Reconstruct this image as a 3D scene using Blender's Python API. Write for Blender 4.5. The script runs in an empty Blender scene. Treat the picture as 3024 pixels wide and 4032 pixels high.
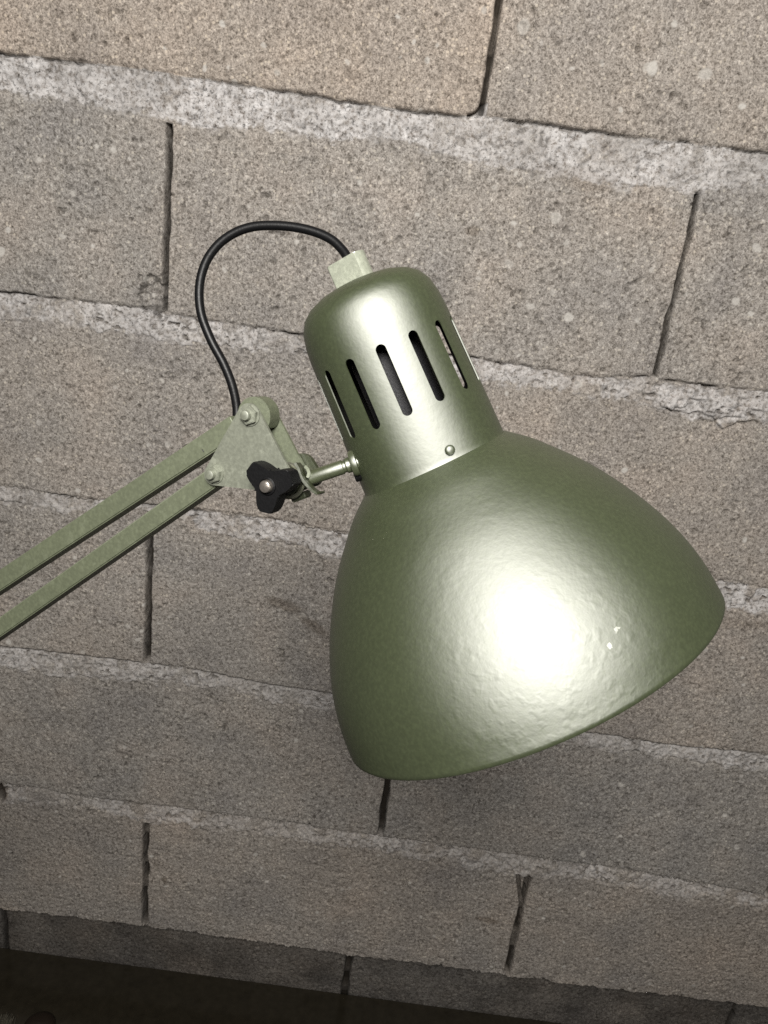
import bpy, bmesh, math
import numpy as np
from mathutils import Vector, Matrix

S = bpy.context.scene
C = S.collection
rng = np.random.default_rng(7)

# ------------------------------------------------------------------ camera, world, lights, exposure
ZC = 2.05                                    # lens height above the floor; the wall is 1 m away
PITCH, ROLL, YAW = (math.radians(a) for a in (22.28288, 7.852785, 0.188013))
fwd = Vector((math.sin(YAW)*math.cos(PITCH), math.cos(YAW)*math.cos(PITCH), -math.sin(PITCH)))
r0 = Vector((math.cos(YAW), -math.sin(YAW), 0)); u0 = r0.cross(fwd)
RIGHT = math.cos(ROLL)*r0 + math.sin(ROLL)*u0
UP = -math.sin(ROLL)*r0 + math.cos(ROLL)*u0
CAM = Vector((0, 0, ZC))
cam = bpy.data.cameras.new('camera')
cam.sensor_fit = 'VERTICAL'; cam.sensor_height = 36.0; cam.lens = 0.811*36.0
cam.clip_start = 0.01; cam.clip_end = 50
cam.dof.use_dof = True; cam.dof.focus_distance = 0.40; cam.dof.aperture_fstop = 90.0
co = bpy.data.objects.new('camera', cam); C.objects.link(co)
M = Matrix((RIGHT, UP, -fwd)).transposed().to_4x4(); M.translation = CAM
co.matrix_world = M
S.camera = co

w = bpy.data.worlds.new('World'); S.world = w; w.use_nodes = True
bg = w.node_tree.nodes['Background']
bg.inputs[0].default_value = (1.0, 0.96, 0.90, 1); bg.inputs[1].default_value = 0.06

def lamp_light(name, loc, target, size, power, col):
    l = bpy.data.lights.new(name, 'AREA'); l.shape = 'DISK'; l.size = size; l.energy = power; l.color = col
    o = bpy.data.objects.new(name, l); C.objects.link(o)
    o.location = loc
    o.rotation_euler = (Vector(target)-Vector(loc)).to_track_quat('-Z', 'Y').to_euler()
    return o
lamp_light('overhead_light', (-0.045, -0.47, ZC+0.52), (0.0, 1.0, ZC+0.02), 0.42, 30, (1.0, 0.970, 0.915))

S.view_settings.view_transform = 'Standard'; S.view_settings.look = 'None'
S.view_settings.exposure = 0.0; S.view_settings.gamma = 1.0
S.view_settings.use_curve_mapping = False
S.render.engine = 'CYCLES'
S.cycles.use_denoising = False
S.cycles.max_bounces = 6

# ------------------------------------------------------------------ node helpers
def mat(name):
    m = bpy.data.materials.new(name); m.use_nodes = True
    nt = m.node_tree; b = nt.nodes['Principled BSDF']
    return m, nt, b
def node(nt, t, **kw):
    n = nt.nodes.new(t)
    for k, v in kw.items():
        if isinstance(k, str) and hasattr(n, k): setattr(n, k, v)
    return n
def noise(nt, co, scale, detail=2, rough=.5, dist=0):
    n = node(nt, 'ShaderNodeTexNoise'); n.inputs['Scale'].default_value = scale
    n.inputs['Detail'].default_value = detail; n.inputs['Roughness'].default_value = rough
    n.inputs['Distortion'].default_value = dist
    nt.links.new(co, n.inputs['Vector']); return n.outputs['Fac']
def ramp(nt, fac, stops, interp='LINEAR'):
    n = node(nt, 'ShaderNodeValToRGB'); cr = n.color_ramp; cr.interpolation = interp
    while len(cr.elements) > 1: cr.elements.remove(cr.elements[-1])
    for i, (p, c) in enumerate(stops):
        e = cr.elements[0] if i == 0 else cr.elements.new(p)
        e.position = p; e.color = (c, c, c, 1) if isinstance(c, (int, float)) else (*c, 1)
    nt.links.new(fac, n.inputs[0]); return n.outputs[0]
def mix(nt, fac, a, b, mode='MIX'):
    n = node(nt, 'ShaderNodeMix', data_type='RGBA', blend_type=mode)
    def put(s, v):
        if isinstance(v, (int, float)): n.inputs[s].default_value = v if s == 0 else (v, v, v, 1)
        elif isinstance(v, tuple): n.inputs[s].default_value = (*v, 1)
        else: nt.links.new(v, n.inputs[s])
    put(0, fac); put(6, a); put(7, b)
    return n.outputs[2]
def math_n(nt, op, a, b=0.0, clamp=False):
    n = node(nt, 'ShaderNodeMath', operation=op); n.use_clamp = clamp
    for i, v in enumerate((a, b)):
        if isinstance(v, (int, float)): n.inputs[i].default_value = v
        else: nt.links.new(v, n.inputs[i])
    return n.outputs[0]
def attr(nt, name):
    n = node(nt, 'ShaderNodeAttribute'); n.attribute_name = name; return n.outputs['Fac']
def bump(nt, h, strength, dist, normal=None):
    n = node(nt, 'ShaderNodeBump'); n.inputs['Strength'].default_value = strength
    n.inputs['Distance'].default_value = dist; nt.links.new(h, n.inputs['Height'])
    if normal is not None: nt.links.new(normal, n.inputs['Normal'])
    return n.outputs[0]
def coords(nt): return node(nt, 'ShaderNodeTexCoord').outputs['Object']

# ------------------------------------------------------------------ materials
def concrete():
    m, nt, b = mat('concrete_block')
    c = coords(nt)
    g1 = noise(nt, c, 235, 4, .70, .6)
    g2 = noise(nt, c, 620, 2, .6)
    g3 = noise(nt, c, 9, 4, .55)
    col = ramp(nt, g1, [(.27, (.085, .074, .064)), (.385, (.21, .189, .170)), (.48, (.330, .301, .277)), (.60, (.420, .388, .359)), (.71, (.60, .563, .52))])
    fine = ramp(nt, g2, [(.31, .46), (.43, .88), (.55, 1.03), (.68, 1.34)])
    col = mix(nt, 1.0, col, fine, 'MULTIPLY')
    # scattered pale and dark sand grains
    v = node(nt, 'ShaderNodeTexVoronoi'); v.inputs['Scale'].default_value = 260; nt.links.new(c, v.inputs['Vector'])
    sep = node(nt, 'ShaderNodeSeparateColor'); nt.links.new(v.outputs['Color'], sep.inputs[0])
    inside = ramp(nt, v.outputs['Distance'], [(.30, 1.0), (.46, 0.0)])
    pale = math_n(nt, 'MULTIPLY', inside, ramp(nt, sep.outputs[0], [(.86, 0.0), (.88, 1.0)]))
    dark = math_n(nt, 'MULTIPLY', inside, ramp(nt, sep.outputs[1], [(.88, 0.0), (.90, .45)]))
    col = mix(nt, math_n(nt, 'MULTIPLY', pale, .65), col, (.62, .57, .50))
    col = mix(nt, dark, col, (.075, .062, .05))
    blot = ramp(nt, g3, [(.30, (.84, .85, .87)), (.5, (1.0, 1.0, .99)), (.70, (1.12, 1.08, 1.04))])
    col = mix(nt, 1.0, col, blot, 'MULTIPLY')
    hue = ramp(nt, attr(nt, 'hue'), [(0, (.90, .95, 1.0)), (.5, (1, 1, 1)), (1, (1.09, 1.0, .92))])
    col = mix(nt, 1.0, col, hue, 'MULTIPLY')
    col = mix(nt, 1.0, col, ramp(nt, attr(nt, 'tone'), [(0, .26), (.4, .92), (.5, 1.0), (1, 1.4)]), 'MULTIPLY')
    # mortar
    mg = noise(nt, c, 150, 5, .72)
    mf = noise(nt, c, 330, 2, .6)
    mcol = ramp(nt, mg, [(.33, (.16, .135, .118)), (.42, (.42, .395, .380)), (.52, (.59, .568, .562)), (.68, (.74, .72, .715))])
    mcol = mix(nt, 1.0, mcol, ramp(nt, mf, [(.34, .38), (.44, .98), (.75, 1.1)]), 'MULTIPLY')
    mpatch = ramp(nt, noise(nt, c, 14, 3, .6), [(.30, .78), (.5, 1.0), (.65, 1.08)])
    mcol = mix(nt, 1.0, mcol, mpatch, 'MULTIPLY')
    col = mix(nt, attr(nt, 'mortar'), col, mcol)
    col = mix(nt, attr(nt, 'stone'), col, mix(nt, .5, (.62, .565, .49), ramp(nt, g1, [(.3, .45), (.7, .65)])))
    col = mix(nt, attr(nt, 'stain_shadow'), col, mix(nt, 1.0, col, (.46, .41, .36), 'MULTIPLY'))
    col = mix(nt, attr(nt, 'dirt_shade'), col, (.020, .016, .012))  # dirt, and the shade of cracks, joints and hollows painted near black
    nt.links.new(col, b.inputs['Base Color'])
    b.inputs['Roughness'].default_value = .95; b.inputs['Specular IOR Level'].default_value = .15
    h = math_n(nt, 'ADD', g1, math_n(nt, 'MULTIPLY', g2, .6))
    nt.links.new(bump(nt, h, .55, .0016), b.inputs['Normal'])
    return m

def paint(name, base, rough=.36, metal=.72, mott=.0, peel=1.0, chips=(), runs=None, flake=.165, flake_rough=.565):
    m, nt, b = mat(name)
    c = coords(nt)
    big = noise(nt, c, 30, 2, .5)
    sm = noise(nt, c, 620, 2, .6)
    col = mix(nt, 1.0, base, ramp(nt, big, [(.32, .97), (.5, 1.0), (.68, 1.03)]), 'MULTIPLY')
    col = mix(nt, 1.0, col, ramp(nt, sm, [(.35, .9), (.5, 1.0), (.68, 1.18)]), 'MULTIPLY')
    if mott:
        sp = ramp(nt, noise(nt, c, 230, 3, .62, .4), [(.53, 0.0), (.64, 1.0)])
        sp2 = ramp(nt, noise(nt, c, 60, 2, .5), [(.40, 0.0), (.6, 1.0)])
        col = mix(nt, math_n(nt, 'MULTIPLY', math_n(nt, 'MULTIPLY', sp, sp2), mott), col, tuple(min(1, x*1.9+.05) for x in base))
    ro = ramp(nt, noise(nt, c, 120, 3, .6), [(.3, rough*.96), (.7, rough*1.05)])
    for (p, r) in chips:
        gn = node(nt, 'ShaderNodeVectorMath', operation='DISTANCE'); nt.links.new(c, gn.inputs[0]); gn.inputs[1].default_value = p
        d = math_n(nt, 'ADD', gn.outputs['Value'], math_n(nt, 'MULTIPLY', math_n(nt, 'SUBTRACT', noise(nt, c, 500, 2, .6), .5), r*2.6))
        k = ramp(nt, math_n(nt, 'DIVIDE', d, r*2), [(.42, 1.0), (.5, 0.0)])
        col = mix(nt, k, col, (.30, .31, .27))
    nt.links.new(col, b.inputs['Base Color']); nt.links.new(ro, b.inputs['Roughness'])
    b.inputs['Metallic'].default_value = metal
    b.inputs['IOR'].default_value = 1.45; b.inputs['Specular IOR Level'].default_value = .5
    peel1 = noise(nt, c, 430, 2, .55)
    lump = ramp(nt, noise(nt, c, 95, 2, .5), [(.54, 0.0), (.72, 1.0)], 'EASE')
    h = math_n(nt, 'ADD', peel1, math_n(nt, 'MULTIPLY', noise(nt, c, 900, 1, .5), .25))
    if runs:
        gn = node(nt, 'ShaderNodeVectorMath', operation='DISTANCE'); nt.links.new(c, gn.inputs[0]); gn.inputs[1].default_value = runs[0]
        msk = ramp(nt, math_n(nt, 'DIVIDE', gn.outputs['Value'], runs[1]*2), [(.15, 1.0), (.5, 0.0)], 'EASE')
        rn_ = ramp(nt, noise(nt, c, 190, 2, .5, .2), [(.50, 0.0), (.68, 1.0)], 'EASE')
        h = math_n(nt, 'ADD', h, math_n(nt, 'MULTIPLY', math_n(nt, 'MULTIPLY', rn_, msk), 1.1))
    n1 = bump(nt, h, .22*peel, .0011)
    n2 = bump(nt, lump, .10*peel, .0014, n1)
    nt.links.new(n2, b.inputs['Normal'])
    gl = node(nt, 'ShaderNodeBsdfAnisotropic', distribution='BECKMANN')      # the metal flake in the paint
    gl.inputs['Color'].default_value = (.985, 1.0, .955, 1); gl.inputs['Roughness'].default_value = flake_rough
    nt.links.new(n2, gl.inputs['Normal'])
    mx = node(nt, 'ShaderNodeMixShader'); mx.inputs[0].default_value = flake
    nt.links.new(b.outputs[0], mx.inputs[1]); nt.links.new(gl.outputs[0], mx.inputs[2])
    nt.links.new(mx.outputs[0], nt.nodes['Material Output'].inputs['Surface'])
    return m

def plain(name, col, rough, metal=0.0, bscale=0, bstr=0, var=.15, spec=.5):
    m, nt, b = mat(name); c = coords(nt)
    k = noise(nt, c, bscale or 200, 3, .6)
    cc = mix(nt, 1.0, col, ramp(nt, k, [(.3, 1-var), (.7, 1+var)]), 'MULTIPLY')
    nt.links.new(cc, b.inputs['Base Color'])
    b.inputs['Roughness'].default_value = rough; b.inputs['Metallic'].default_value = metal
    b.inputs['Specular IOR Level'].default_value = spec
    if bstr: nt.links.new(bump(nt, k, bstr, .0006), b.inputs['Normal'])
    return m

# ------------------------------------------------------------------ object helpers
def link(name, me, m, parent=None, smooth=True, sharp=38):
    o = bpy.data.objects.new(name, me); C.objects.link(o)
    if m: me.materials.append(m)
    if smooth:
        me.polygons.foreach_set('use_smooth', np.ones(len(me.polygons), dtype=bool))
        if sharp: me.set_sharp_from_angle(angle=math.radians(sharp))
    if parent: o.parent = parent
    return o
def tag(o, label=None, cat=None, kind=None, group=None):
    for k, v in (('label', label), ('category', cat), ('kind', kind), ('group', group)):
        if v: o[k] = v
    return o

# ------------------------------------------------------------------ the wall (heights traced off the wall itself, in metres)
BEDS = {
'A':([(-0.477,0.063),(-0.401,0.065),(-0.325,0.065),(-0.224,0.065),(-0.123,0.063),(-0.021,0.062),(0.029,0.063),(0.054,0.066),(0.156,0.066),(0.362,0.069)],
     [(-0.479,0.027),(-0.423,0.026),(-0.351,0.025),(-0.295,0.019),(-0.249,0.018),(-0.173,0.023),(-0.096,0.022),(-0.056,0.030),(0.015,0.023),(0.049,0.020),(0.107,0.017),(0.154,0.017),(0.219,0.016),(0.284,0.020),(0.373,0.035)]),
'B':([(-0.490,-0.194),(-0.387,-0.192),(-0.323,-0.191),(-0.131,-0.196),(0.091,-0.195),(0.157,-0.197),(0.228,-0.198),(0.303,-0.188),(0.309,-0.191),(0.333,-0.190),(0.363,-0.190),(0.424,-0.188)],
     [(-0.491,-0.227),(-0.407,-0.225),(-0.322,-0.221),(-0.293,-0.226),(-0.128,-0.220),(0.104,-0.221),(0.187,-0.219),(0.262,-0.222),(0.314,-0.221),(0.342,-0.226),(0.381,-0.225),(0.402,-0.240),(0.416,-0.228),(0.451,-0.223)]),
'C':([(-0.502,-0.447),(-0.389,-0.450),(-0.349,-0.448),(-0.255,-0.442),(-0.217,-0.444),(-0.182,-0.443),(-0.124,-0.443),(-0.052,-0.448),(0.473,-0.442),(0.507,-0.445)],
     [(-0.503,-0.469),(-0.475,-0.468),(-0.448,-0.471),(-0.420,-0.470),(-0.379,-0.464),(-0.358,-0.456),(-0.318,-0.451),(-0.259,-0.448),(-0.238,-0.469),(-0.216,-0.474),(-0.177,-0.474),(-0.144,-0.473),(-0.103,-0.473),(-0.067,-0.478),(-0.045,-0.480),(0.484,-0.482),(0.530,-0.480)]),
'D':([(-0.515,-0.697),(-0.391,-0.694),(-0.304,-0.693),(-0.252,-0.690),(-0.144,-0.699),(-0.039,-0.701),(0.478,-0.709),(0.598,-0.703)],
     [(-0.516,-0.730),(-0.422,-0.730),(-0.329,-0.726),(-0.235,-0.715),(-0.173,-0.719),(-0.110,-0.728),(-0.035,-0.723),(0.483,-0.731),(0.552,-0.732),(0.608,-0.737)]),
'E':([(-0.527,-0.946),(-0.384,-0.951),(-0.151,-0.947),(0.047,-0.950),(0.122,-0.949),(0.250,-0.950),(0.465,-0.950),(0.678,-0.965)],
     [(-0.528,-0.980),(-0.384,-0.967),(-0.298,-0.984),(-0.204,-0.977),(-0.131,-0.972),(-0.023,-0.976),(0.071,-0.980),(0.182,-0.984),(0.279,-0.988),(0.401,-0.976),(0.552,-0.988),(0.682,-0.982)]),
'F':([(-0.540,-1.213),(-0.415,-1.206),(-0.294,-1.206),(-0.116,-1.207),(0.039,-1.210),(0.100,-1.208),(0.316,-1.207),(0.531,-1.204),(0.749,-1.199)],
     [(-0.541,-1.242),(-0.439,-1.229),(-0.361,-1.213),(-0.307,-1.210),(-0.115,-1.210),(0.039,-1.213),(0.316,-1.209),(0.750,-1.201)]),
}
# vertical butt joints: x at the top, x at the foot, course, width, depth
JOINTS = [(0.052,0.049,0,.0050,.012), (-0.291,-0.291,1,.0060,.014), (0.300,0.304,1,.0050,.011),
          (0.010,0.010,2,.006,.012), (-0.303,-0.303,3,.0075,.016), (0.300,0.301,3,.006,.013),
          (0.061,0.066,4,.0085,.014), (-0.300,-0.298,5,.0085,.015), (0.305,0.311,5,.0085,.012), (0.048,0.053,6,.012,.014),
          (-0.545,-0.545,0,.006,.012),(0.65,0.65,0,.006,.012),(-0.89,-0.89,1,.006,.012),(0.9,0.9,1,.006,.012),
          (-0.60,-0.60,2,.006,.012),(0.61,0.61,2,.006,.012),(-0.9,-0.9,3,.006,.012),(0.9,0.9,3,.006,.012),
          (-0.54,-0.54,4,.006,.012),(0.676,0.676,4,.006,.012),(-0.9,-0.9,5,.006,.012),(0.91,0.91,5,.006,.012),(-0.55,-0.55,6,.008,.012),(0.72,0.72,6,.008,.012)]

def vnoise(x, z, cell, seed):
    g = np.random.default_rng(seed).random((701, 701)).astype(np.float32)
    a = (x/cell) % 700; b = (z/cell) % 700
    i = np.floor(a).astype(np.int32); j = np.floor(b).astype(np.int32)
    fx = a-i; fz = b-j
    fx = fx*fx*fx*(fx*(fx*6-15)+10); fz = fz*fz*fz*(fz*(fz*6-15)+10)
    return ((g[i, j]*(1-fx)+g[i+1, j]*fx)*(1-fz)+(g[i, j+1]*(1-fx)+g[i+1, j+1]*fx)*fz)*2-1
def fbm(x, z, cell, seed, oct=3, gain=.5):
    s = 0; a = 1; t = 0
    for k in range(oct):
        s = s+a*vnoise(x*(1 if k % 2 == 0 else .97)+k*.37, z+k*.61, cell/2**k, seed+k*17); t += a; a *= gain
    return s/t
def sst(a, b, x):
    t = np.clip((x-a)/(b-a), 0, 1); return t*t*(3-2*t)

def build_wall():
    def axis(lo, hi, step, LO, HI, cs):
        return np.concatenate([np.arange(LO, lo-1e-6, cs), np.arange(lo, hi, step), np.arange(hi, HI+cs, cs)])
    X = axis(-.60, .86, .0013, -1.30, 1.45, .008)
    Z = axis(-1.36, .20, .0013, -1.40, .62, .008)
    nx, nz = len(X), len(Z)
    x, z = np.meshgrid(X.astype(np.float32), Z.astype(np.float32), indexing='ij')
    f2 = fbm(x, z, .010, 3, 3); f5 = fbm(x, z, .022, 5, 3); fl = fbm(x, z, .08, 9, 3); ff = vnoise(x, z, .0042, 21)
    h = np.zeros_like(x); mort = np.zeros_like(x); dirt_shade = np.zeros_like(x); stain_shadow = np.zeros_like(x); stone = np.zeros_like(x)
    thr = (.38, .06, .10, .08, .0, .0); glow = (1.05, .80, .92, .66, .48, .38)
    tops, bots = [], []
    for k, name in enumerate('ABCDEF'):
        t, b = BEDS[name]
        zt = np.interp(x, [p[0] for p in t], [p[1] for p in t])
        zb = np.interp(x, [p[0] for p in b], [p[1] for p in b])
        wig = .0012*vnoise(x, x*0+k, .018, 31+k)+.0007*vnoise(x, x*0+k, .005, 41+k)
        rag = .0035*fbm(x, z*.6+k, .016, 51+k, 3, .6)
        tops.append(zt+wig*(1.0 if k < 5 else 1.8)+(0 if name != 'F' else .0018*fbm(x, x*0, .009, 77, 2)))
        bots.append(np.minimum(zb+rag*(1.25 if name != 'F' else .6), zt-.0005))
    course = np.zeros(x.shape, int)
    for k in range(6): course += (z < tops[k]).astype(int)
    # running bond: which block, for its own tone
    blk = np.zeros(x.shape, int)
    for c in range(7):
        xs = sorted((j[0]+j[1])/2 for j in JOINTS if j[2] == c)
        blk = np.where(course == c, c*10+np.searchsorted(xs, x), blk)
    tr = np.random.default_rng(12); tone_t = tr.uniform(.44, .56, 100); hue_t = tr.uniform(.35, .65, 100); dep_t = tr.uniform(-.0012, .0012, 100)
    for i, (tv, hv) in {1:(.53,.80), 2:(.52,.66), 11:(.47,.38), 12:(.52,.50), 13:(.51,.46), 21:(.52,.52), 22:(.52,.58), 31:(.51,.50), 32:(.50,.44), 41:(.48,.40), 42:(.46,.34), 51:(.47,.52), 52:(.48,.56), 53:(.47,.60)}.items():
        tone_t[i] = tv; hue_t[i] = hv
    tone = tone_t[blk]+.05*fl; hue = hue_t[blk]+.10*fbm(x, z, .13, 61, 2)
    h += dep_t[blk]
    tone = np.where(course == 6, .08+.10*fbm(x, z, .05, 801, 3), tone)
    h += .0009*fl+.0006*f5+.00055*f2+.00045*ff
    # small open pits in the aggregate
    pit = sst(.40, .62, fbm(x, z, .0065, 201, 2))*sst(-.2, .4, fbm(x, z, .05, 203, 2)); h -= .0026*pit; dirt_shade = np.maximum(dirt_shade, .42*pit)
    for k in range(6):
        zt, zb = tops[k], bots[k]
        if k < 5:
            up = z-zt                                  # rounded arris of the block above
            h -= .0030*np.clip(1-up/.0045, 0, 1)**2*(up > 0)
        raw = (z-zb)/.006+1.5*fbm(x, z, .009, 501+k, 3, .65)*(1.0 if k else .8)
        m = sst(0, .0012, zt-z)*sst(-.30, .30, raw)
        smear = sst(.05, .45, fbm(x, z, .03, 91+k, 3))*sst(-.010, .0, z-zb)*sst(0, .002, zt-z)*.6
        m = np.maximum(m, smear*(zb-z > 0))
        thin = sst(thr[k], thr[k]+.40, -fbm(x, z, .024, 131+k, 3, .6))*.85      # places where the joint was rubbed back
        m *= 1-thin
        tt = np.clip((zt-z)/np.maximum(zt-zb, .004), 0, 1)
        hm = -.0048+.0052*tt+.0026*f5+.0024*f2+.0016*ff
        rf = fbm(x*.8, z*1.2, .0085, 171+k, 3, .62); ravine = (.55 if k == 0 else 1.0)*np.maximum(sst(.40, .55, rf), sst(.030, .0, np.abs(rf+.12+.25*f5))*sst(0, .35, fbm(x, z, .03, 701+k, 2))); hm = hm-.0050*ravine; dirt_shade = np.maximum(dirt_shade, .5*ravine*m)  # ravine shading painted in too, where the soft light leaves little
        h = h*(1-m)+hm*m
        mort = np.maximum(mort, m*(1-.75*ravine)*glow[k]*np.clip(.85+.5*fbm(x, z, .05, 601+k, 2), .3, 1.1))
        if k < 5:
            gap = np.exp(-((z-zt+.0010)/.0013)**2)*sst(-.35, .25, vnoise(x, x*0+k*3.1, .06, 151+k)+.5*vnoise(x, x*0+k, .017, 161+k)+(.25 if k == 0 else -.15 if k in (1, 3) else -.45))
            h -= .007*gap; dirt_shade = np.maximum(dirt_shade, gap*.75)
        # a thin ragged line of shadow where the smear ends
        lip = np.exp(-((z-zb+.0008)/.0012)**2)*sst(.1, .5, vnoise(x, x*0+k, .021, 181+k))
        h -= .0022*lip*(.5 if k == 5 else 1)
        if k == 1:
            l2 = np.exp(-((z-zb+.0006)/.0011)**2)*sst(.315, .33, x)*sst(-.5, 0, vnoise(x, x*0, .014, 191)); h -= .005*l2; dirt_shade = np.maximum(dirt_shade, .75*l2)
    # head joints
    for (xa, xb, c, wd, dp) in JOINTS:
        ztop = bots[c-1] if c > 0 else x*0+.9
        zbot = tops[c] if c < 6 else x*0-1.5
        q = np.clip((ztop-z)/np.maximum(ztop-zbot, .01), 0, 1)
        xc = xa+(xb-xa)*q+.0010*vnoise(z, z*0+xa*50, .03, 211)+.0003*vnoise(z, z*0+xa*50, .009, 213)
        wv = wd*(1+.22*vnoise(z, z*0+xa*90, .025, 215))
        if c == 1 and abs(xa-.3) < .01: wv = wv*(.8+.45*q)
        if c == 0: wv = wv*(.75+.45*q)
        inside = (z < ztop-.002)*(z > zbot+.0015)
        g = sst(wv*.5+.0010, wv*.5-.0010, np.abs(x-xc))*inside
        edge = np.exp(-((np.abs(x-xc)-wv*.5)/.0022)**2)*inside
        fill = sst(.15, .6, vnoise(z, z*0+xa*30, .022, 217)) * (.55 if c >= 5 else .2)
        h -= .0012*edge*(1-g)
        h = h*(1-g)+(-1.7*dp*(1-fill))*g; dirt_shade = np.maximum(dirt_shade, g*.96*(1-.5*fill)); mort *= (1-g)
    # broken corner of the block left of the second joint
    def wedge(cx, cz, rx, rz, d, seed):
        nonlocal h, tone
        k = sst(1.0, .55, np.sqrt(((x-cx)/rx)**2+((z-cz)/rz)**2)+.45*fbm(x, z, .007, seed, 3))*(x < cx+rx*.55)
        h -= d*k*(.6+.6*f2); tone -= .06*k
        return k
    kw = wedge(-.303, -.176, .022, .030, .014, 301)
    dirt_shade = np.maximum(dirt_shade, .55*kw*sst(.2, .5, fbm(x, z, .010, 303, 2))+.5*np.exp(-((kw-.35)/.25)**2)*(kw > .02)*(x < -.285))
    # worn round corner of the top left block
    cx_, cz_, R_ = .0335, .0785, .0125
    rr = np.hypot(x-cx_, z-cz_)+.0006*f2; box = (x > cx_)*(z < cz_)*(x < .054)*(z > .060)
    h -= box*(.010*np.exp(-((rr-R_-.0012)/.0013)**2)+.003*(rr > R_)); dirt_shade = np.maximum(dirt_shade, box*.85*np.exp(-((rr-R_-.0012)/.0013)**2)); mort = np.where(box*(rr > R_+.002) > 0, np.maximum(mort, .8), mort)
    kk = sst(1, .5, np.sqrt(((x-.047)/.006)**2+((z-.069)/.007)**2)); h -= .004*kk; dirt_shade = np.maximum(dirt_shade, .4*kk)
    # forked opening in the lowest full course
    for xa, xb in ((.288, .306), (.3085, .306)):
        q = np.clip((-.985-z)/.065, 0, 1); g = sst(.0040, .0020, np.abs(x-(xa+(xb-xa)*q)))*(z < -.987)*(z > -1.05)
        h -= .010*g; dirt_shade = np.maximum(dirt_shade, .65*g)
    # ragged lump of mortar hanging under the right hand joint
    k = sst(1, .7, np.sqrt(((x-.37)/.075)**2+((z+.212)/.020)**2)+.5*fbm(x, z, .018, 311, 3)); h += .004*k; mort = np.maximum(mort, .8*k*(z < tops[1]))
    h -= .006*k*sst(.1, .35, fbm(x, z*1.4, .02, 313, 2))*(z < tops[1])
    # stains and marks of the wall, and a painted shadow of the lamp joint
    def blot(cx, cz, rx, rz, ang, amt, arr, seed, soft=.5):
        ca, sa = math.cos(ang), math.sin(ang); dx = x-cx; dz = z-cz
        r = np.sqrt(((dx*ca+dz*sa)/rx)**2+((-dx*sa+dz*ca)/rz)**2)+.5*fbm(x, z, max(rx*.8, .004), seed, 3)
        np.maximum(arr, amt*sst(1.0, 1.0-soft, r), out=arr)
    blot(-.118, -.566, .040, .011, -.22, .62, stain_shadow, 401, .6); blot(-.075, -.590, .036, .010, -.55, .60, stain_shadow, 403, .7); blot(-.035, -.617, .034, .012, -.60, .40, stain_shadow, 405, .8)  # the arc of the lamp joint's soft shadow, darkened in the wall colour
    blot(.060, -.053, .012, .007, .2, .55, stain_shadow, 407); blot(-.267, -1.100, .006, .011, .2, .65, stain_shadow, 409); blot(.258, -1.091, .026, .006, -.1, .6, stain_shadow, 411)
    blot(.17, .018, .07, .012, -.05, .35, stain_shadow, 413); blot(-.53, -.965, .016, .022, 0, .95, stain_shadow, 415); blot(.51, -.50, .08, .012, .1, .3, stain_shadow, 417)
    for (cx, cz) in ((-.265, -.966), (-.190, -.960), (-.21, -.964)):
        kk = sst(1, .5, np.hypot(x-cx, z-cz)/.0055); h -= .006*kk; dirt_shade = np.maximum(dirt_shade, .35*kk)
    kk = sst(1, .5, np.hypot((x+.532)/.013, (z+.967)/.022)); h -= .02*kk; dirt_shade = np.maximum(dirt_shade, .8*kk)
    blot(-.245, -.444, .014, .0035, 0, .8, dirt_shade, 419)
    # pale pebbles showing in the block faces
    sr = np.random.default_rng(5)
    ST = [(.078,.155,.008),(.220,.132,.007),(.276,.134,.008),(.213,.133,.005),(.140,-.126,.006),(.187,-.133,.006),(.149,-.026,.007),(.379,-.029,.007),(.373,-.089,.005),(-.413,-.120,.005),(-.487,-.148,.008),(.107,-.083,.006)]
    ST += [(sr.uniform(-.6, .86), sr.uniform(-1.2, .2), sr.uniform(.0018, .0045)) for _ in range(520)]
    for n_, (cx, cz, r) in enumerate(ST):
        i0, i1 = np.searchsorted(X, [cx-r*2, cx+r*2]); j0, j1 = np.searchsorted(Z, [cz-r*2, cz+r*2])
        if i1 <= i0 or j1 <= j0: continue
        a = sr.uniform(0, 3.14); e = sr.uniform(.55, .95); dx = x[i0:i1, j0:j1]-cx; dz = z[i0:i1, j0:j1]-cz
        rr = np.sqrt(((dx*math.cos(a)+dz*math.sin(a))/r)**2+((-dx*math.sin(a)+dz*math.cos(a))/(r*e))**2)+.35*f2[i0:i1, j0:j1]
        k = sst(1.05, .75, rr)*sr.uniform(.45, .95)*(1-mort[i0:i1, j0:j1])
        stone[i0:i1, j0:j1] = np.maximum(stone[i0:i1, j0:j1], k)
    # the lowest course is set back
    h -= .032*(z < tops[5]-.0005)
    y = 1.0-h
    co_ = np.stack([x, y, z+ZC], -1).reshape(-1, 3).astype(np.float32)
    base = np.array([0, 1.0, 0.0], np.float32)
    idx = np.arange(nx*nz).reshape(nx, nz)
    q = np.stack([idx[:-1, :-1], idx[1:, :-1], idx[1:, 1:], idx[:-1, 1:]], -1).reshape(-1, 4)
    me = bpy.data.meshes.new('block_wall')
    me.vertices.add(nx*nz); me.vertices.foreach_set('co', (co_-base).ravel())
    me.loops.add(q.size); me.loops.foreach_set('vertex_index', q.ravel().astype(np.int32))
    me.polygons.add(len(q)); me.polygons.foreach_set('loop_start', np.arange(0, q.size, 4, dtype=np.int32))
    me.update(calc_edges=True)
    for nm, arr in (('mortar', mort), ('tone', tone), ('hue', hue), ('stone', stone), ('stain_shadow', stain_shadow), ('dirt_shade', dirt_shade)):
        at = me.attributes.new(nm, 'FLOAT', 'POINT'); at.data.foreach_set('value', np.clip(arr, 0, 1).astype(np.float32).ravel())
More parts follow.
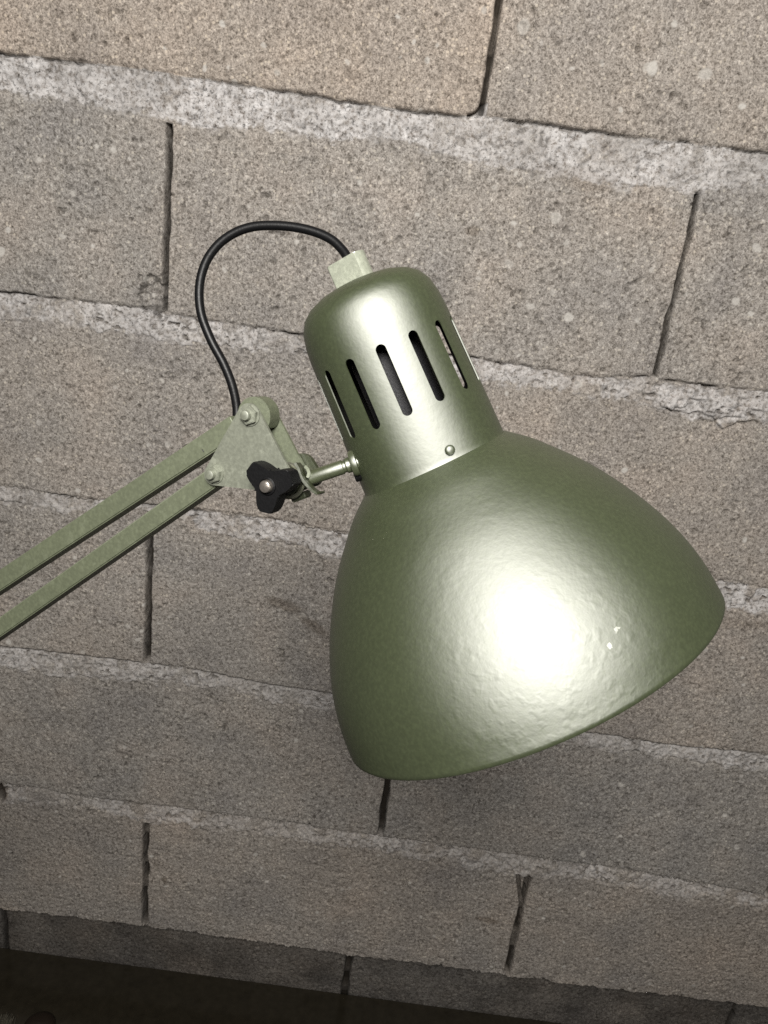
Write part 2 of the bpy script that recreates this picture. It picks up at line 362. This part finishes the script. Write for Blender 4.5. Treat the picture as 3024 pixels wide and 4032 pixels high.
    o = link('block_wall', me, concrete(), sharp=0); o.location = (0, 1.0, 0)
    tag(o, 'rough grey concrete block wall with pale smeared mortar joints behind the lamp', 'wall')
build_wall()

# ------------------------------------------------------------------ the dark table against the wall
def build_table():
    bm = bmesh.new()
    x0, x1, y0, y1, z0, z1 = -1.25, 1.4, .18, 1.0285, ZC-1.372, ZC-1.3375
    r = bmesh.ops.create_cube(bm, size=1)
    for v in bm.verts:
        v.co = Vector(((x0+x1)/2+v.co.x*(x1-x0), (y0+y1)/2+v.co.y*(y1-y0), (z0+z1)/2+v.co.z*(z1-z0)))
    bmesh.ops.bevel(bm, geom=bm.edges[:], offset=.002, segments=2, affect='EDGES')
    loc = Vector(((x0+x1)/2, (y0+y1)/2, z0))
    bmesh.ops.translate(bm, verts=bm.verts, vec=-loc)
    me = bpy.data.meshes.new('tabletop'); bm.to_mesh(me)
    m, nt, b = mat('dark_tabletop'); c = coords(nt)
    k = noise(nt, c, 60, 4, .6)
    nt.links.new(mix(nt, 1.0, (.026, .022, .015), ramp(nt, k, [(.3, .8), (.7, 1.2)]), 'MULTIPLY'), b.inputs['Base Color'])
    b.inputs['Roughness'].default_value = .16; b.inputs['IOR'].default_value = 1.6
    o = link('tabletop', me, m); o.location = loc
    tag(o, 'dark glossy tabletop pushed against the foot of the block wall', 'table')
build_table()

# ------------------------------------------------------------------ the lamp (built in metres in the frame of the lens, then stood in the room)
FPX = .811*2212
def Wv(v): v = Vector(v); return CAM+v.x*RIGHT+v.y*UP+v.z*fwd
def Dv(v): v = Vector(v); return v.x*RIGHT+v.y*UP+v.z*fwd
def at(px, py, z): return Vector(((px-829.5)/FPX*z, -(py-1106)/FPX*z, z))
OLIVE = (.043, .053, .0255)
P_SHADE = paint('olive_metallic_paint', OLIVE, .51, 0, 0, .24)
P_ARM = paint('olive_arm_paint', (.120, .134, .086), .5, .2, .18, .3, flake=.06, flake_rough=.6)
P_PLATE = paint('olive_plate_paint', (.190, .200, .158), .46, .3, .38, .4, flake=.10, flake_rough=.55)
P_STEM = paint('olive_stem_paint', (.060, .070, .038), .4, .1, 0, .2, flake=.16, flake_rough=.5)
P_DARK = paint('olive_bracket_paint', (.030, .036, .016), .45, 0, 0, .4, flake=.08, flake_rough=.55)
P_STEEL = plain('worn_painted_steel', (.40, .40, .32), .30, .85, 400, .2)
P_SCREW = plain('bare_screw_steel', (.55, .50, .45), .28, .9, 500, .3)
P_BLACK = plain('black_plastic', (.004, .004, .0045), .55, 0, 700, .25, spec=.2)
P_CABLE = plain('black_rubber_cable', (.004, .004, .0045), .42, 0, 900, .1, spec=.3)
P_SOCKET = plain('grey_socket_shell', (.020, .020, .023), .6, 0, 1500, .6, .5)
P_PALE = paint('pale_plug_paint', (.33, .35, .28), .42, .1, .08, .3, flake=.16, flake_rough=.55)
P_INNER = plain('dark_neck_inside', (.010, .010, .009), .7)  # shade inside the neck put in as near-black colour, keeping the vents dark
P_WHITE = plain('white_enamel', (.75, .74, .68), .5)

A = Vector((.40286, -.90614, .12889)).normalized()       # lamp axis, towards the opening
A2 = Vector((.42531, -.90091, .08644)).normalized()      # the shade hangs a touch crooked on its neck
C0 = Vector((.02109, .02055, .35122))                    # centre of the seam between neck and shade
ROOT = Wv(C0)
root = bpy.data.objects.new('desk_lamp', None); C.objects.link(root); root.location = ROOT
tag(root, 'olive green metal swing-arm desk lamp with slotted neck and bell shade', 'desk lamp')

def finish(name, bm, m, parent=None, camspace=True, sharp=38, label=None, smooth=True):
    if camspace:
        for v in bm.verts: v.co = Wv(v.co)-ROOT
    bmesh.ops.recalc_face_normals(bm, faces=bm.faces)
    me = bpy.data.meshes.new(name); bm.to_mesh(me); bm.free()
    o = link(name, me, m, parent or root, smooth, sharp)
    if label: o['label'] = label
    return o
def frame(a, ref=Vector((0, 0, 1))):
    a = a.normalized(); e1 = a.cross(ref)
    if e1.length < 1e-4: e1 = a.cross(Vector((0, 1, 0)))
    e1.normalize(); return e1, a.cross(e1).normalized(), a
def lathe(bm, prof, c, a, n=96, cap=False):
    e1, e2, a = frame(a); rings = []
    for (s, r) in prof:
        rings.append([bm.verts.new(c+s*a+r*(math.cos(t)*e1+math.sin(t)*e2)) for t in (2*math.pi*i/n for i in range(n))])
    for p, q in zip(rings, rings[1:]):
        for i in range(n): bm.faces.new((p[i], p[(i+1) % n], q[(i+1) % n], q[i]))
    if cap:
        bm.faces.new(rings[0]); bm.faces.new(rings[-1])
def catmull(ks, vs, s):
    m = np.gradient(vs, ks); i = np.clip(np.searchsorted(ks, s)-1, 0, len(ks)-2); hh = ks[i+1]-ks[i]; t = (s-ks[i])/hh
    return (2*t**3-3*t**2+1)*vs[i]+(t**3-2*t**2+t)*hh*m[i]+(-2*t**3+3*t**2)*vs[i+1]+(t**3-t**2)*hh*m[i+1]
def cyl(bm, p, q, r, n=32, r2=None, bev=0.0):
    L = (q-p).length; a = (q-p).normalized(); r2 = r if r2 is None else r2
    prof = [(0, r), (L, r2)] if not bev else [(0, r-bev), (bev*.3, r-bev*.3), (bev, r), (L-bev, r2), (L-bev*.3, r2-bev*.3), (L, r2-bev)]
    lathe(bm, prof, p, a, n, True)
def prism(bm, pts, e1, e2, a, c, t0, t1, bev=0.0):
    lo = [bm.verts.new(c+p[0]*e1+p[1]*e2+t0*a) for p in pts]; hi = [bm.verts.new(c+p[0]*e1+p[1]*e2+t1*a) for p in pts]
    n = len(pts); fs = [bm.faces.new(lo), bm.faces.new(hi)]
    for i in range(n): bm.faces.new((lo[i], lo[(i+1) % n], hi[(i+1) % n], hi[i]))
    if bev:
        es = set(e for f in fs for e in f.edges)
        bmesh.ops.bevel(bm, geom=list(es), offset=bev, segments=2, affect='EDGES')

# shade
Ls = .0951
ks = np.array([0, 6, 14, 24, 36, 50, 65, 80, 90])/90.*Ls
kr = np.array([.0326, .0403, .0483, .0573, .0659, .0740, .0804, .0840, .0850])
sv = np.linspace(0, Ls, 70); rv = catmull(ks, kr, sv).tolist(); sv = sv.tolist()
prof = [(0, .0305)]+list(zip(sv, rv))
prof += [(Ls+.0012, .0850), (Ls+.0021, .0843), (Ls+.0022, .0834), (Ls+.0014, .0828)]
prof_in = [(s, r-.0012) for s, r in zip(sv[::-1], rv[::-1])]
P_SH = paint('olive_shade_paint', OLIVE, .51, 0, 0, .26, runs=(tuple(Wv(Vector((.062, -.062, .277)))-ROOT), .055),
             chips=[(tuple(Wv(Vector(p))-ROOT), r) for p, r in (((.0789, -.0398, .2811), .0012), ((.0756, -.0448, .2788), .0012))])
bm = bmesh.new(); lathe(bm, prof, C0, A2, 160); shade = finish('lamp_shade', bm, P_SH)
bm = bmesh.new(); lathe(bm, prof_in, C0, A2, 96); finish('shade_lining', bm, P_WHITE, None)

# slotted neck: 14 capsule shaped vents cut through the sheet
def neck():
    NS = 14; pitch = 2*math.pi/NS
    e1, e2, a = frame(A)
    view = -(C0-A*.04); view = (view-view.dot(A)*A).normalized()     # towards the lens
    t0 = math.atan2(view.dot(e2), view.dot(e1))
    sgn = 1 if (math.cos(t0+.3)*e1+math.sin(t0+.3)*e2).x > 0 else -1
    th_first = t0+sgn*math.radians(-2.4)
    S0, S1, HW = -.0528, -.0238, .00208
    dome = [(-.0820, .0001), (-.0818, .006), (-.0811, .0109), (-.0800, .0165), (-.0778, .0220), (-.0748, .0258), (-.0705, .0284), (-.0644, .0298), (-.0578, .0304)]
    rows = [(s, r, 0.0) for s, r in dome]
    rad = lambda s: .0304+(.0320-.0304)*(s+.0578)/.0578
    cap = [S0+HW*(1-math.cos(math.pi/2*i/7)) for i in range(8)]
    rows += [(s, rad(s), math.sqrt(max(0, HW**2-(HW-(s-S0))**2))) for s in cap]
    rows += [(s, rad(s), HW) for s in np.linspace(S0+HW, S1-HW, 12).tolist()[1:-1]]
    rows += [(S0+S1-s, rad(S0+S1-s), math.sqrt(max(0, HW**2-(HW-(s-S0))**2))) for s in cap[::-1]]
    rows += [(s, rad(s), 0.0) for s in np.linspace(S1, 0, 8).tolist()[1:]]
    rows += [(.0009, .0326, 0.0)]
    bm = bmesh.new(); NC = 10
    for k in range(NS):
        tc = th_first+k*pitch; grid = []
        for (s, r, wd) in rows:
            d = wd/max(r, .004); row = []
            for i in range(NC+1):
                t = tc+d+(pitch-2*d)*i/NC
                row.append(bm.verts.new(C0+s*A+r*(math.cos(t)*e1+math.sin(t)*e2)))
            grid.append(row)
        for p, q in zip(grid, grid[1:]):
            for i in range(NC): bm.faces.new((p[i], p[i+1], q[i+1], q[i]))
    bmesh.ops.remove_doubles(bm, verts=bm.verts, dist=5e-6)
    bmesh.ops.recalc_face_normals(bm, faces=bm.faces)
    # face the normals outwards, then give the sheet its thickness inwards
    f = max(bm.faces, key=lambda f: -f.calc_center_median().z)
    if f.normal.dot(view) < 0: bmesh.ops.reverse_faces(bm, faces=bm.faces)
    bmesh.ops.solidify(bm, geom=bm.faces[:], thickness=.0005)
    bm.normal_update()
    for f in bm.faces:
        p = f.calc_center_median()-C0; p = p-p.dot(A)*A
        f.material_index = 1 if f.normal.dot(p.normalized()) < -.2 or (p.length < .0245 and f.normal.dot(A) > .5) else 0
    o = finish('lamp_neck', bm, P_SHADE); o.data.materials.append(P_INNER); return o
nk = neck()
e1, e2, a_ = frame(A)
viewn = -(C0-A*.04); viewn = (viewn-viewn.dot(A)*A).normalized(); sidev = viewn.cross(A)
if sidev.x < 0: sidev = -sidev
# socket shell seen through the vents
bm = bmesh.new(); cyl(bm, C0-A*.0515+viewn*.003, C0-A*.004+viewn*.003, .0155, 48, bev=.001); finish('lamp_socket', bm, P_SOCKET)
# rivet
rp = Vector((.0253, .0238, .3185)); rn = (rp-C0); rn = (rn-rn.dot(A)*A).normalized()
bm = bmesh.new(); lathe(bm, [(-.0004, .0020), (.0002, .0020), (.0007, .0017), (.0010, .0011), (.0011, .0001)], rp, rn, 24); finish('rivet', bm, P_SHADE, nk)
# cable grommet: a round plug with one flat
apex = C0-A*.0817
bm = bmesh.new(); pts = []
fl = -math.radians(30)                                  # the flat looks a little to the left of the lens
for i in range(64):
    t = 2*math.pi*i/64; p = Vector((math.cos(t), math.sin(t)))*.0083
    nrm = Vector((math.sin(fl), math.cos(fl)))          # (side, view)
    d = p.dot(nrm)
    if d > .0044: p = p-nrm*(d-.0044)
    pts.append((p.x, p.y))
prism(bm, pts, sidev, viewn, A, apex, -.0098, .0035, .0004)
finish('cable_grommet', bm, P_PALE, nk)

def tube(name, pts, r, m, n=14, sub=10, parent=None, closed=True):
    P = [Vector(p) for p in pts]; out = []
    for i in range(len(P)-1):
        p0 = P[i-1] if i else P[0]*2-P[1]; p1, p2 = P[i], P[i+1]; p3 = P[i+2] if i+2 < len(P) else P[-1]*2-P[-2]
        for k in range(sub):
            t = k/sub; out.append(.5*((2*p1)+(-p0+p2)*t+(2*p0-5*p1+4*p2-p3)*t*t+(-p0+3*p1-3*p2+p3)*t**3))
    out.append(P[-1])
    bm = bmesh.new(); rings = []; nrm = None
    for i, p in enumerate(out):
        d = (out[min(i+1, len(out)-1)]-out[max(i-1, 0)]).normalized()
        if nrm is None: nrm = d.orthogonal().normalized()
        nrm = (nrm-d*nrm.dot(d)).normalized(); b = d.cross(nrm)
        rings.append([bm.verts.new(p+r*(math.cos(2*math.pi*j/n)*nrm+math.sin(2*math.pi*j/n)*b)) for j in range(n)])
    for p, q in zip(rings, rings[1:]):
        for j in range(n): bm.faces.new((p[j], p[(j+1) % n], q[(j+1) % n], q[j]))
    bm.faces.new(rings[0]); bm.faces.new(rings[-1])
    return finish(name, bm, m, parent)
zc = lambda i, n: .3375+(.357-.3375)*min(1, i/(n-4))
cp = [(757, 578), (750, 556), (738, 538), (715, 517), (680, 501), (638, 491), (590, 487), (545, 490), (505, 504), (470, 530), (444, 568), (431, 618), (434, 675), (455, 733), (484, 788), (503, 838), (512, 890), (505, 925), (480, 950), (440, 975)]
tube('power_cable', [at(px, py, zc(i, len(cp))) for i, (px, py) in enumerate(cp)], .00195, P_CABLE)

# ---- swing arm head: everything lies in, or square to, one tilted plane
NV = Vector((.38, .16, .91)).normalized()               # away from the lens, square to the joint plates
E1 = (Vector((1, 0, 0))-NV*NV.x).normalized(); E2 = NV.cross(E1); E2 = -E2 if E2.y < 0 else E2
PC = at(616, 1040, .340)                                # pivot of the knob on the front plate
def onp(px, py, off=0.0):                               # where the line of sight meets the plate plane (+off behind it)
    d = at(px, py, 1.0); return d*(((PC+NV*off).dot(NV))/d.dot(NV))
def uv(p): q = p-PC; return (q.dot(E1), q.dot(E2))
k2 = .340/FPX
def hull_of_circles(cs, n=28):
    P = []
    for (c, r) in cs:
        for i in range(n*2): t = math.pi*i/n; P.append((c[0]+r*math.cos(t), c[1]+r*math.sin(t)))
    P = sorted(set(P)); 
    def half(P):
        o = []
        for p in P:
            while len(o) > 1 and (o[-1][0]-o[-2][0])*(p[1]-o[-2][1])-(o[-1][1]-o[-2][1])*(p[0]-o[-2][0]) <= 0: o.pop()
            o.append(p)
        return o
    l = half(P); u = half(P[::-1]); return l[:-1]+u[:-1]
B1, B2 = onp(537, 899), onp(460, 1026)
tri = hull_of_circles([(uv(B1), .0053), (uv(B2), .0044), (uv(onp(614, 1041)), .0047)])
for nm, t0 in (('joint_plate', 0.0), ('joint_plate', .0128)):
    bm = bmesh.new(); prism(bm, tri, E1, E2, NV, PC, t0, t0+.0013, .00035); finish(nm, bm, P_PLATE if t0 == 0 else P_ARM)
# rounded end of the upper bar, seen between the plates
bm = bmesh.new(); b1 = uv(B1); pts = []
for i in range(41):
    t = math.radians(-42+250*i/40); pts.append((b1[0]+.0078*math.cos(t), b1[1]+.0078*math.sin(t)))
prism(bm, pts, E1, E2, NV, PC, .0042, .0120, .0005); finish('arm_end_cap', bm, P_ARM)
# bars
def bar(name, l0, l1, r0, r1, m, ext_l, ext_r, depth=.0100, off=.0020):
    """a square tube whose front face has these left and right edge pairs (upper, lower)"""
    UL, LL, UR, LR = (onp(*l0, off), onp(*l1, off), onp(*r0, off), onp(*r1, off))
    ml, mr = (UL+LL)/2, (UR+LR)/2; d = (ml-mr).normalized()
    wdt = ((UL-LL).length+(UR-LR).length)/2*.5*abs((UL-LL).normalized().dot(NV.cross(d).normalized()))
    s = NV.cross(d).normalized()
    bm = bmesh.new(); p, q = ml+d*ext_l, mr-d*ext_r
    vs = [bm.verts.new(e+sg*s*wdt+NV*dz) for e in (p, q) for sg, dz in ((-1, 0), (1, 0), (1, depth), (-1, depth))]
    for f in ((0, 1, 2, 3), (4, 5, 6, 7), (0, 1, 5, 4), (1, 2, 6, 5), (2, 3, 7, 6), (3, 0, 4, 7)): bm.faces.new([vs[i] for i in f])
    bmesh.ops.bevel(bm, geom=bm.edges[:], offset=.0006, segments=3, affect='EDGES')
    finish(name, bm, m); return p, q, d
UPB = bar('upper_arm_bar', (0, 1230), (0, 1276), (462, 919), (462, 977), P_ARM, .30, .012)
LOB = bar('upper_arm_bar', (0, 1331), (0, 1377), (440, 1019), (440, 1070), P_ARM, .30, .004)
# bolts and nuts
def hexnut(bm, c, r, t0, t1, rot=.3):
    prism(bm, [(c[0]+r*math.cos(rot+math.pi/3*i), c[1]+r*math.sin(rot+math.pi/3*i)) for i in range(6)], E1, E2, NV, PC, t0, t1, .0003)
for px, py, r in ((541, 896, .0041), (465, 1023, .0038)):
    c = uv(onp(px, py)); cw = PC+c[0]*E1+c[1]*E2
    bm = bmesh.new(); cyl(bm, cw-NV*.0050, cw+NV*.0155, .0021, 24, bev=.0005); bo = finish('bolt', bm, P_PLATE)
    bm = bmesh.new(); hexnut(bm, c, r, -.0026, -.0002); lathe(bm, [(-.0006, r*1.12), (-.0001, r*1.12)], cw, NV, 32, True); finish('nut', bm, P_PLATE, bo)
    bm = bmesh.new(); lathe(bm, [(.0143, .0034), (.0158, .0034), (.0166, .0026), (.0168, .0001)], cw, NV, 28); finish('bolt_head', bm, P_STEEL, bo)
# three lobed clamping knob
kc = PC
bm = bmesh.new(); pts = []
ang0 = math.radians(140)
for i in range(120):
    t = 2*math.pi*i/120; ph = abs((t-ang0+math.pi/3) % (2*math.pi/3)-math.pi/3); q0 = math.radians(14)
    r = .0113*math.cos(q0)/math.cos(ph) if ph < q0 else .0059+.0054*((math.pi/3-ph)/(math.pi/3-q0))**1.7
    pts.append((r*math.cos(t), r*math.sin(t)))
prism(bm, pts, E1, E2, NV, kc, -.0140, -.0068, .0007)
cyl(bm, kc-NV*.0072, kc-NV*.0004, .0048, 32)
knob = finish('clamp_knob', bm, P_BLACK)
bm = bmesh.new(); lathe(bm, [(.0020, .0026), (-.0158, .0026), (-.0166, .0023), (-.0170, .0015), (-.0171, .0001)], kc, NV, 28); finish('knob_screw', bm, P_SCREW, knob)
bm = bmesh.new(); lathe(bm, [(-.0150, .0030), (-.0147, .0036), (-.0143, .0037)], kc, NV, 28); finish('screw_recess', bm, P_BLACK, knob)
# swivel lug between the plates, its ear, spring clip and stem
stem_out = at(764, 1001, .340); stem_in = at(668, 1033, .3405)
sd = (stem_out-stem_in).normalized()
bm = bmesh.new(); cyl(bm, kc+NV*.0014, kc+NV*.0127, .0058, 32, bev=.0005); finish('swivel_boss', bm, P_DARK)
bm = bmesh.new(); ear = hull_of_circles([(uv(onp(640, 1012, .010)), .0058), (uv(onp(662, 1034, .010)), .0042), (uv(onp(618, 1036, .010)), .0050)])
prism(bm, ear, E1, E2, NV, PC, .0150, .0172, .0004); finish('swivel_ear', bm, P_DARK)
bm = bmesh.new(); lathe(bm, [(.0020, .0062), (.0016, .0072), (.0024, .0078), (.0034, .0072), (.0030, .0062), (.0020, .0062)], kc, NV, 40); finish('spring_washer', bm, P_STEEL)
# bent clip, seen on edge
def strip(name, pts, wdir, wd, th, m):
    bm = bmesh.new(); P = [Vector(p) for p in pts]; rings = []
    for i, p in enumerate(P):
        d = (P[min(i+1, len(P)-1)]-P[max(i-1, 0)]).normalized(); s = d.cross(wdir).normalized()
        rings.append([bm.verts.new(p+a*wdir*wd/2+b*s*th/2) for a, b in ((-1, -1), (1, -1), (1, 1), (-1, 1))])
    for p, q in zip(rings, rings[1:]):
        for j in range(4): bm.faces.new((p[j], p[(j+1) % 4], q[(j+1) % 4], q[j]))
    bm.faces.new(rings[0]); bm.faces.new(rings[-1])
    bmesh.ops.bevel(bm, geom=bm.edges[:], offset=.0002, segments=2, affect='EDGES')
    return finish(name, bm, m)
wdir = Vector((.22, .05, 1)).normalized()
strip('spring_clip', [at(642, 1000, .337), at(649, 1012, .3365), at(653, 1026, .336), at(659, 1038, .336), at(668, 1049, .336), at(678, 1059, .3365), at(689, 1066, .3375), at(697, 1062, .340)], wdir, .0065, .0011, P_DARK)
strip('spring_clip', [at(662, 1007, .340), at(668, 1013, .3395), at(671, 1022, .339), at(668, 1032, .339)], wdir, .0050, .0013, P_ARM)
# small tabs under the lug
for (x0, y0, x1, y1, dz) in ((628, 1080, 658, 1068, .006), (612, 1068, 652, 1050, .004)):
    bm = bmesh.new(); c, d = onp(x0, y0, dz), onp(x1, y1, dz); dd = (d-c); s = NV.cross(dd.normalized())
    vs = [bm.verts.new(e+sg*s*.0015+NV*k) for e in (c, d) for sg, k in ((-1, 0), (1, 0), (1, .006), (-1, .006))]
    for f in ((0, 1, 2, 3), (4, 5, 6, 7), (0, 1, 5, 4), (1, 2, 6, 5), (2, 3, 7, 6), (3, 0, 4, 7)): bm.faces.new([vs[i] for i in f])
    bmesh.ops.bevel(bm, geom=bm.edges[:], offset=.0005, segments=2, affect='EDGES'); finish('lug_tab', bm, P_DARK)
L = (stem_out-stem_in).length
bm = bmesh.new(); lathe(bm, [(-.0002, .0001), (-.0002, .0024), (.0006, .0030), (L-.0048, .0030), (L-.0044, .0026), (L-.0036, .0026), (L-.0030, .0032), (L-.0016, .0032), (L-.0012, .0030), (L+.004, .0030)], stem_in, sd, 40)
finish('swivel_stem', bm, P_STEM)
bm = bmesh.new(); lathe(bm, [(L-.0012, .0001), (L-.0012, .0050), (L-.0002, .0055), (L+.0012, .0055), (L+.002, .0001)], stem_in, sd, 40); finish('stem_flange', bm, P_STEM)
bm = bmesh.new(); p = at(769, 1026, .343); cyl(bm, p-sd*.0008, p+sd*.006, .0030, 24, bev=.0006); finish('lock_nut', bm, P_BLACK)

# ---- elbow, lower arm and clamp stand left of the frame
EL = (UPB[0]+LOB[0])/2+NV*.005
base_w = Vector((-.78, .60, ZC-1.3375)); 
def cam_of(p): q = p-CAM; return Vector((q.dot(RIGHT), q.dot(UP), q.dot(fwd)))
bc = cam_of(base_w+Vector((0, 0, .09)))
bm = bmesh.new(); ee = uv(EL); prism(bm, hull_of_circles([((ee[0]+.018, ee[1]+.010), .008), ((ee[0]-.012, ee[1]+.012), .008), ((ee[0], ee[1]-.026), .008)]), E1, E2, NV, PC, -.0005, .0012, .0003)
finish('joint_plate', bm, P_PLATE)
for off in (-.010, .012):
    d = (bc-EL).normalized(); s = d.cross(NV).normalized(); e = d.cross(s).normalized(); p, q = EL+s*off, bc+s*off
    bm = bmesh.new(); vs = [bm.verts.new(v+a*s*.005+b*e*.005) for v in (p, q) for a, b in ((-1, -1), (1, -1), (1, 1), (-1, 1))]
    for f in ((0, 1, 2, 3), (4, 5, 6, 7), (0, 1, 5, 4), (1, 2, 6, 5), (2, 3, 7, 6), (3, 0, 4, 7)): bm.faces.new([vs[i] for i in f])
    bmesh.ops.bevel(bm, geom=bm.edges[:], offset=.001, segments=2, affect='EDGES'); finish('lower_arm_bar', bm, P_ARM)
bm = bmesh.new(); lathe(bm, [(0, .0001), (0, .075), (.012, .075), (.018, .066), (.022, .014), (.100, .012), (.100, .0001)], base_w-ROOT, Vector((0, 0, 1)), 64)
finish('lamp_base', bm, P_ARM, camspace=False)

# ------------------------------------------------------------------ small brush at the lower left corner of the table
def at_table(px, py):
    d = Dv(at(px, py, 1.0)); t = (-1.3375)/d.z; return CAM+d*t
hb = at_table(85, 2225)
br = bpy.data.objects.new('scrub_brush', None); C.objects.link(br); br.location = hb
tag(br, 'dark round brush with pale bristles cut off by the lower left corner', 'brush')
bm = bmesh.new(); lathe(bm, [(.0, .0001), (.0, .021), (.003, .024), (.010, .024), (.015, .020), (.018, .012), (.019, .0001)], Vector((0, 0, 0)), Vector((0, 0, 1)), 40)
bmesh.ops.recalc_face_normals(bm, faces=bm.faces); me = bpy.data.meshes.new('brush_head'); bm.to_mesh(me); bm.free()
link('brush_head', me, plain('dark_brown_lacquer', (.016, .010, .006), .5), br)
bm = bmesh.new(); r2 = np.random.default_rng(3); c2 = at_table(8, 2222)-hb
for i in range(220):
    p = Vector((c2.x+r2.normal(0, .006)-.004, c2.y+r2.normal(0, .006), .0)); d = Vector((r2.normal(0, .25)+.25, r2.normal(0, .25)+.2, 1)).normalized(); L_ = float(r2.uniform(.012, .019))
    s = d.orthogonal().normalized()*.00035; t = d.cross(s)
    q = [bm.verts.new(p+s), bm.verts.new(p-s*.5+t*.87), bm.verts.new(p-s*.5-t*.87)]; w2 = [bm.verts.new(v.co+d*L_) for v in q]
    for j in range(3): bm.faces.new((q[j], q[(j+1) % 3], w2[(j+1) % 3], w2[j]))
    bm.faces.new(w2)
me = bpy.data.meshes.new('bristles'); bm.to_mesh(me); bm.free()
bo = link('bristles', me, plain('pale_bristle', (.16, .145, .11), .7), br); bo['kind'] = 'stuff'
